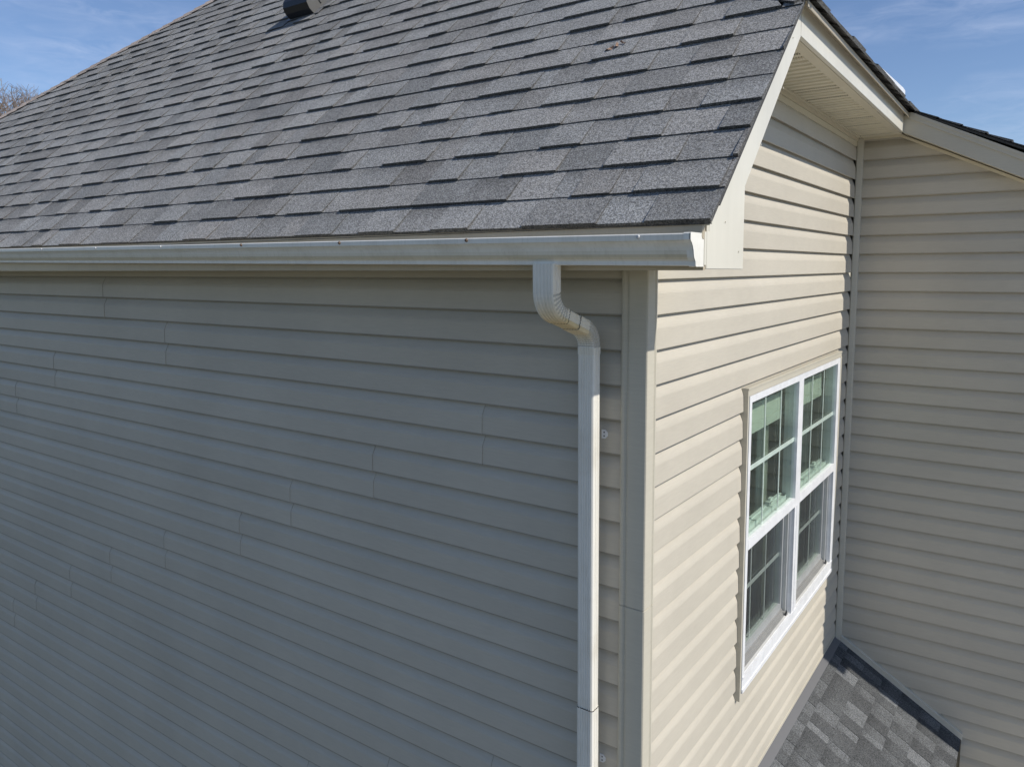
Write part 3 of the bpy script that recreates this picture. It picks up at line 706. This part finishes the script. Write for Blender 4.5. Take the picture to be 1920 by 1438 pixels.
for w0, w1 in ((8.66, mull0), (mull1, 22.34)):
    # upper sash: outer
    fr('meeting_rail', M['white'], (0.02, X1+0.01, w0, w1, -10.46, -10.07))
    t = (w1-w0)/3
    bars = []
    for k in (1, 2): bars.append((0.12, 0.15, w0+t*k-0.05, w0+t*k+0.05, -10.07, -4.72))
    bars.append((0.118, 0.152, w0, w1, -7.46, -7.28))
    fr('upper_grille', M['inner'], *bars)
    pane('upper_pane', 0.185, w0, w1, -10.07, -4.72)
    pane('upper_pane', 0.085, w0, w1, -10.07, -4.72)
    # lower sash, set back
    ls = fr('lower_sash', M['inner'], (-0.42, -0.12, w0, w0+0.25, -15.4, -9.95), (-0.42, -0.12, w1-0.30, w1-0.05, -15.4, -9.95), (-0.42, -0.12, w0+0.25, w1-0.30, -15.4, -15.05), (-0.46, -0.10, w0, w1-0.05, -10.32, -9.95),
       (-0.44, -0.30, w0, w1-0.05, -9.95, -9.90))
    bars = []
    g0, g1 = w0+0.25, w1-0.30; t = (g1-g0)/3
    for k in (1, 2): bars.append((-0.29, -0.26, g0+t*k-0.05, g0+t*k+0.05, -15.05, -10.32))
    bars.append((-0.292, -0.258, g0, g1, -12.78, -12.62))
    fr('lower_grille', M['inner'], *bars)
    pane('lower_pane', -0.22, g0, g1, -15.05, -10.32); pane('lower_pane', -0.335, g0, g1, -15.05, -10.32)
    # tracks, sloping sill and insect screen
    fr('track', M['inner'], (-0.12, 0.02, w1-0.10, w1-0.02, -15.56, -10.46), (0.03, 0.06, w1-0.14, w1-0.0, -15.56, -10.46))
    b = MB(); b.prism([(-0.42, w0, -15.55), (0.22, w0, -15.55), (0.22, w0, -15.50), (0.05, w0, -15.47), (0.05, w0, -15.42), (-0.06, w0, -15.40), (-0.06, w0, -15.33), (-0.42, w0, -15.30)], (0, w1-w0, 0)); b.build('sill', M['sill'], win)
    b = MB(); b.face([(0.135, w0, -15.5), (0.135, w1-0.06, -15.5), (0.135, w1-0.06, -10.46), (0.135, w0, -10.46)]); b.build('insect_screen', M['screen'], win)
    for yy in (w0+0.12, w1-0.35):
        fr('screen_latch', M['black'], (0.14, 0.20, yy-0.10, yy+0.14, -15.50, -15.40), (0.15, 0.19, yy-0.02, yy+0.06, -15.42, -15.28))
    for yy in (w0+(w1-w0)*0.22, w0+(w1-w0)*0.72):
        fr('sash_lock', M['inner'], (-0.42, -0.18, yy-0.30, yy+0.30, -9.90, -9.80), (-0.36, -0.24, yy-0.12, yy+0.22, -9.80, -9.68), (-0.20, -0.14, yy-0.45, yy+0.05, -9.86, -9.80))
    bl = fr('blind', M['blind'], (-0.62, -0.48, w0+0.1, w1-0.1, -6.05, -5.25), (-0.66, -0.46, w0+0.1, w1-0.1, -6.45, -6.06))
b = MB(); b.box(-24, -0.9, 3, 25.2, -20, -2.5)
room = MB()
room.box(-20, -0.75, 4.0, 25.2, -20, -3.2)
# turn the room inside out with an opening: build walls separately
room = MB()
room.face([(-20, 4, -20), (-20, 25, -20), (-20, 25, -3), (-20, 4, -3)]); room.face([(-20, 4, -20), (-0.5, 4, -20), (-0.5, 25, -20), (-20, 25, -20)], 1)
room.face([(-20, 4, -3), (-0.5, 4, -3), (-0.5, 25, -3), (-20, 25, -3)]); room.face([(-20, 4, -20), (-0.5, 4, -20), (-0.5, 4, -3), (-20, 4, -3)]); room.face([(-20, 25, -20), (-0.5, 25, -20), (-0.5, 25, -3), (-20, 25, -3)])
room.build('room', M['room'], house)
cu = MB()     # pale curtains hanging beside the panes
for c0, c1 in ((15.0, 16.2), (21.6, 23.6), (6.6, 8.3)):
    n = 14
    secs = []
    for z in (-19, -3.3):
        secs.append([(-1.5+0.16*math.sin(i*1.9), c0+(c1-c0)*i/n, z) for i in range(n+1)])
    cu.loft(secs, cap=False, closed=False, smooth=True)
cu.build('curtain', M['blind'], house)

# ------------------------------------------------------------------ lower roof
ls_ = 0.60; ln = math.sqrt(1+ls_*ls_); dvl = Vector((-1/ln, 0, ls_/ln)); nlr = Vector((ls_, 0, 1)).normalized()
ex = 6.72; rows = 7
lr = MB()
shingle_sheet(lr, (ex, 0, -21.08-ls_*ex), (0, 1, 0), dvl, nlr, EX*0.98, 8, lambda v: -3.0, lambda v: L-0.02, 21, True, (0.03, 0.05), vmax=ex*ln-0.15, wmin=0.8, wmax=1.35)
lroof = lr.build('lower_roof', M['shingle_low'], house, label='small shingled roof below the window, chequered grey')
b = MB()
def lp(x, y, o): return Vector((x, y, -21.08-ls_*x))+nlr*o
b.prism([lp(0, -3, -0.04), lp(ex-0.1, -3, -0.04), lp(ex-0.1, L, -0.04), lp(0, L, -0.04)], nlr*-0.14); b.build('roof_deck', M['deck'], lroof)
b = MB(); b.box(ex-0.30, ex-0.12, -3, L-0.1, -21.08-ls_*ex-1.2, -21.08-ls_*ex-0.12); b.build('fascia', M['fascia'], lroof)
b = MB(); b.box(0.0, ex-0.3, -3, L-0.1, -21.08-ls_*ex-1.2, -21.08-ls_*ex-1.12); b.build('soffit', M['soffit_trim'], lroof)
b = MB()
b.prism([lp(0.02, -3, 0.06), lp(0.42, -3, 0.06), lp(0.42, L-0.3, 0.06), lp(0.02, L-0.3, 0.06)], nlr*0.02)
b.prism([(0.055, -3, -21.1), (0.055, L-0.3, -21.1), (0.055, L-0.3, -20.90), (0.055, -3, -20.90)], (0.015, 0, 0))
b.build('apron_flashing', M['flashing'], house, label='smooth grey metal strip at the foot of the sunlit wall')
b = MB(); b.box(0.0, 0.15, 0.3, L-0.3, -20.99, -20.86); b.build('starter_trim', M['trim'], house)
b = MB()
b.prism([(0.45, L-0.26, -21.02-0.6*0.45), (6.80, L-0.26, -21.02-0.6*6.8), (6.80, L-0.26, -20.66-0.6*6.8), (0.45, L-0.26, -20.66-0.6*0.45)], (0, 0.24, 0))
b.prism([(0.45, L-0.30, -20.74-0.6*0.45), (6.82, L-0.30, -20.74-0.6*6.82), (6.82, L-0.30, -20.645-0.6*6.82), (0.45, L-0.30, -20.645-0.6*0.45)], (0, 0.045, 0))
b.build('wall_base_trim', M['fascia'], house)
b = MB(); b.prism([(0.3, L-0.10, -21.2-0.6*0.3), (6.72, L-0.10, -21.2-0.6*6.72), (6.72, L-0.10, -20.92-0.6*6.72), (0.3, L-0.10, -20.92-0.6*0.3)], (0, 0.02, 0)); b.build('step_flashing', M['flashing'], house)

# ------------------------------------------------------------------ roof vent on the front slope
def rpt(x, y, h): return Vector((x, y, Z0+(y-Y0)*math.tan(PA)+TLT*x))+nn*h
vx0, vx1, vy = -28.75, -26.65, 11.55
def vsec(x):
    pr = [(0.0, 0.0), (-0.15, 0.15), (-0.22, 0.45), (-0.15, 0.80), (0.10, 1.02), (0.45, 1.10), (3.6, 0.55), (3.6, 0.0)]   # (up slope, out of the roof)
    return [rpt(x, vy, 0.0)+dv*a_+nn*b_ for a_, b_ in pr]
b = MB(); b.loft([vsec(vx0), vsec(vx0+0.08), vsec(vx1-0.08), vsec(vx1)], cap=False, smooth=False)
b.face(list(reversed(vsec(vx0))))
vent = b.build('roof_vent', M['black'], house, label='black hooded exhaust vent on the roof slope')
b = MB(); sx = vsec(vx1); b.face(sx); 
for k in range(4):
    p0 = rpt(vx1+0.02, vy, 0.25)+dv*(0.7+0.5*k); b.prism([p0, p0+dv*0.16, p0+dv*0.16+nn*0.40, p0+nn*0.40], (0.04, 0, 0))
b.build('louvre_side', M['ventside'], vent)
b = MB(); b.prism([rpt(vx0-0.4, vy-0.15, 0.085), rpt(vx1+0.4, vy-0.15, 0.085), rpt(vx1+0.4, vy+2.6, 0.085), rpt(vx0-0.4, vy+2.6, 0.085)], nn*0.02); b.build('vent_flange', M['flashing'], vent)

# white flashing piece lying on the far roof edge
b = MB()
def rq(x, y, h): return Vector((x, y, ZE+SL*(XR-x)+h))
b.prism([rq(2.98, 14.9, 0.12), rq(2.98, 21.0, 0.12), rq(2.98, 21.0, 0.30), rq(2.98, 20.4, 0.33)], (0.06, 0, 0.0))
b.prism([rq(2.98, 15.5, 0.12), rq(2.98, 20.9, 0.12), rq(1.8, 20.9, 0.12), rq(1.8, 15.5, 0.12)], (0, 0, 0.04))
b.build('metal_flashing', M['white'], house, label='bright white metal flashing on the far roof edge')

# dead leaf on the shingles
b = MB()
for q in range(3):
    cx_, cy_ = -3.15+0.20*q, 3.80+0.10*q; ang = 0.6+q*0.9
    pts = []
    for k in range(9):
        tt = k/9*2*math.pi; rr = 0.13*(1+0.35*math.sin(3*tt+q)); 
        pts.append(rpt(cx_+rr*1.4*math.cos(tt)*math.cos(ang)-rr*0.5*math.sin(tt)*math.sin(ang), cy_+0.6*rr*(math.cos(tt)*math.sin(ang)+0.5*math.sin(tt)), 0.11+0.05*math.sin(2*tt)))
    b.face(pts)
lfo = b.build('dead_leaf', M['leaf']); lfo['label'] = 'small curled brown leaf lying on the grey shingles'; lfo['category'] = 'leaf'

# ------------------------------------------------------------------ ground
me = bpy.data.meshes.new('lawn'); me.from_pydata([(-400, -400, 0.0), (400, -400, 0.0), (400, 400, 0.0), (-400, 400, 0.0)], [], [(0, 1, 2, 3)]); me.materials.append(M['grass'])
M['bounce_pale'] = m_plain('bounce_pale', (0.60, 0.57, 0.52), 0.85)
dm = bpy.data.meshes.new('bounce_slab'); dm.from_pydata([(1.0, -4.5, 0.012), (24, -4.5, 0.012), (24, 3.0, 0.012), (1.0, 3.0, 0.012)], [], [(0, 1, 2, 3)]); dm.materials.append(M['bounce_pale'])  # pale slab out of view, added to bounce sunlight onto the wing wall
do = bpy.data.objects.new('bounce_slab', dm); scene.collection.objects.link(do); do['kind'] = 'structure'
g = bpy.data.objects.new('lawn', me); scene.collection.objects.link(g); g['kind'] = 'structure'

# ------------------------------------------------------------------ bare trees far beyond the roof
def bare_tree(x, y, H, seed, label):
    rnd = random.Random(seed); root = thing('bare_tree', label, 'tree', 'leafless trees beyond the roof'); root.location = (x, y, 0)
    tr = {'trunk': [[], []], 'crown': [[], []]}
    def tube(key, p0, p1, r0, r1, n):
        V, Fc = tr[key]; d = (p1-p0).normalized(); s = d.orthogonal().normalized(); t = d.cross(s); i = len(V)
        for p_, r_ in ((p0, r0), (p1, r1)):
            for k in range(n): an = 2*math.pi*k/n; V.append(p_+(s*math.cos(an)+t*math.sin(an))*r_)
        for k in range(n): Fc.append((i+k, i+(k+1) % n, i+n+(k+1) % n, i+n+k))
    def grow(p, d, ln, rad, lv):
        key = 'trunk' if lv == 0 else 'crown'; n = 3 if lv < 5 else 2
        nseg = 3 if lv < 4 else 2; q = p; dd = d.copy()
        for s in range(nseg):
            dd = (dd+Vector((rnd.gauss(0, .12), rnd.gauss(0, .12), rnd.gauss(0.04, .08)))).normalized()
            q2 = q+dd*ln/nseg; ra = max(0.008, rad*(1-0.35*s/nseg)); rb = max(0.005, rad*(1-0.35*(s+1)/nseg))
            tube(key, q, q2, ra, rb, 8 if lv == 0 else (5 if lv < 3 else 3)); q = q2
            if lv >= 1 and lv < 8 and rnd.random() < 0.97:
                ax = Vector((rnd.gauss(0, 1), rnd.gauss(0, 1), rnd.gauss(0, 1))).normalized()
                nd = (dd+ax*0.8).normalized(); grow(q, nd, ln*rnd.uniform(0.5, 0.7), rb*0.5, lv+2)
        if lv < 8:
            for k in range(n):
                ax = Vector((rnd.gauss(0, 1), rnd.gauss(0, 1), rnd.gauss(0.15, 0.6))).normalized()
                grow(q, (dd+ax*rnd.uniform(0.5, 0.85)).normalized(), ln*rnd.uniform(0.66, 0.82), rad*0.60, lv+1)
    grow(Vector((0, 0, 0)), Vector((0, 0, 1)), H*0.27, H*0.018, 0)
    zt_ = max(v.z for v in tr['crown'][0]); k_ = H/zt_
    for key, (V, Fc) in tr.items():
        me = bpy.data.meshes.new(key); me.from_pydata([v*k_ for v in V], [], Fc); me.materials.append(M['bark'])
        o = bpy.data.objects.new(key, me); scene.collection.objects.link(o); o.parent = root
    return root
C0 = m.translation
def tree_at(u, dist, vtop, seed, label):
    d = rt2*((u-1000.3)/1413.63)+fwd; d.z = 0; d = d.normalized()*dist
    depth = (d.x*fwd.x+d.y*fwd.y)
    hz = 503
    H = C0.z+(hz-vtop)/1413.63*depth*1.06
    bare_tree(C0.x+d.x, C0.y+d.y, H, seed, label)
tree_at(74, 44, 140, 5, 'leafless tree closest to the sloping hip line, its twigs reaching highest')
tree_at(32, 55, 172, 34, 'leafless tree standing between the other two bare trees')
tree_at(-2, 47, 176, 8, 'leafless tree partly cut off by the left edge of the photo')
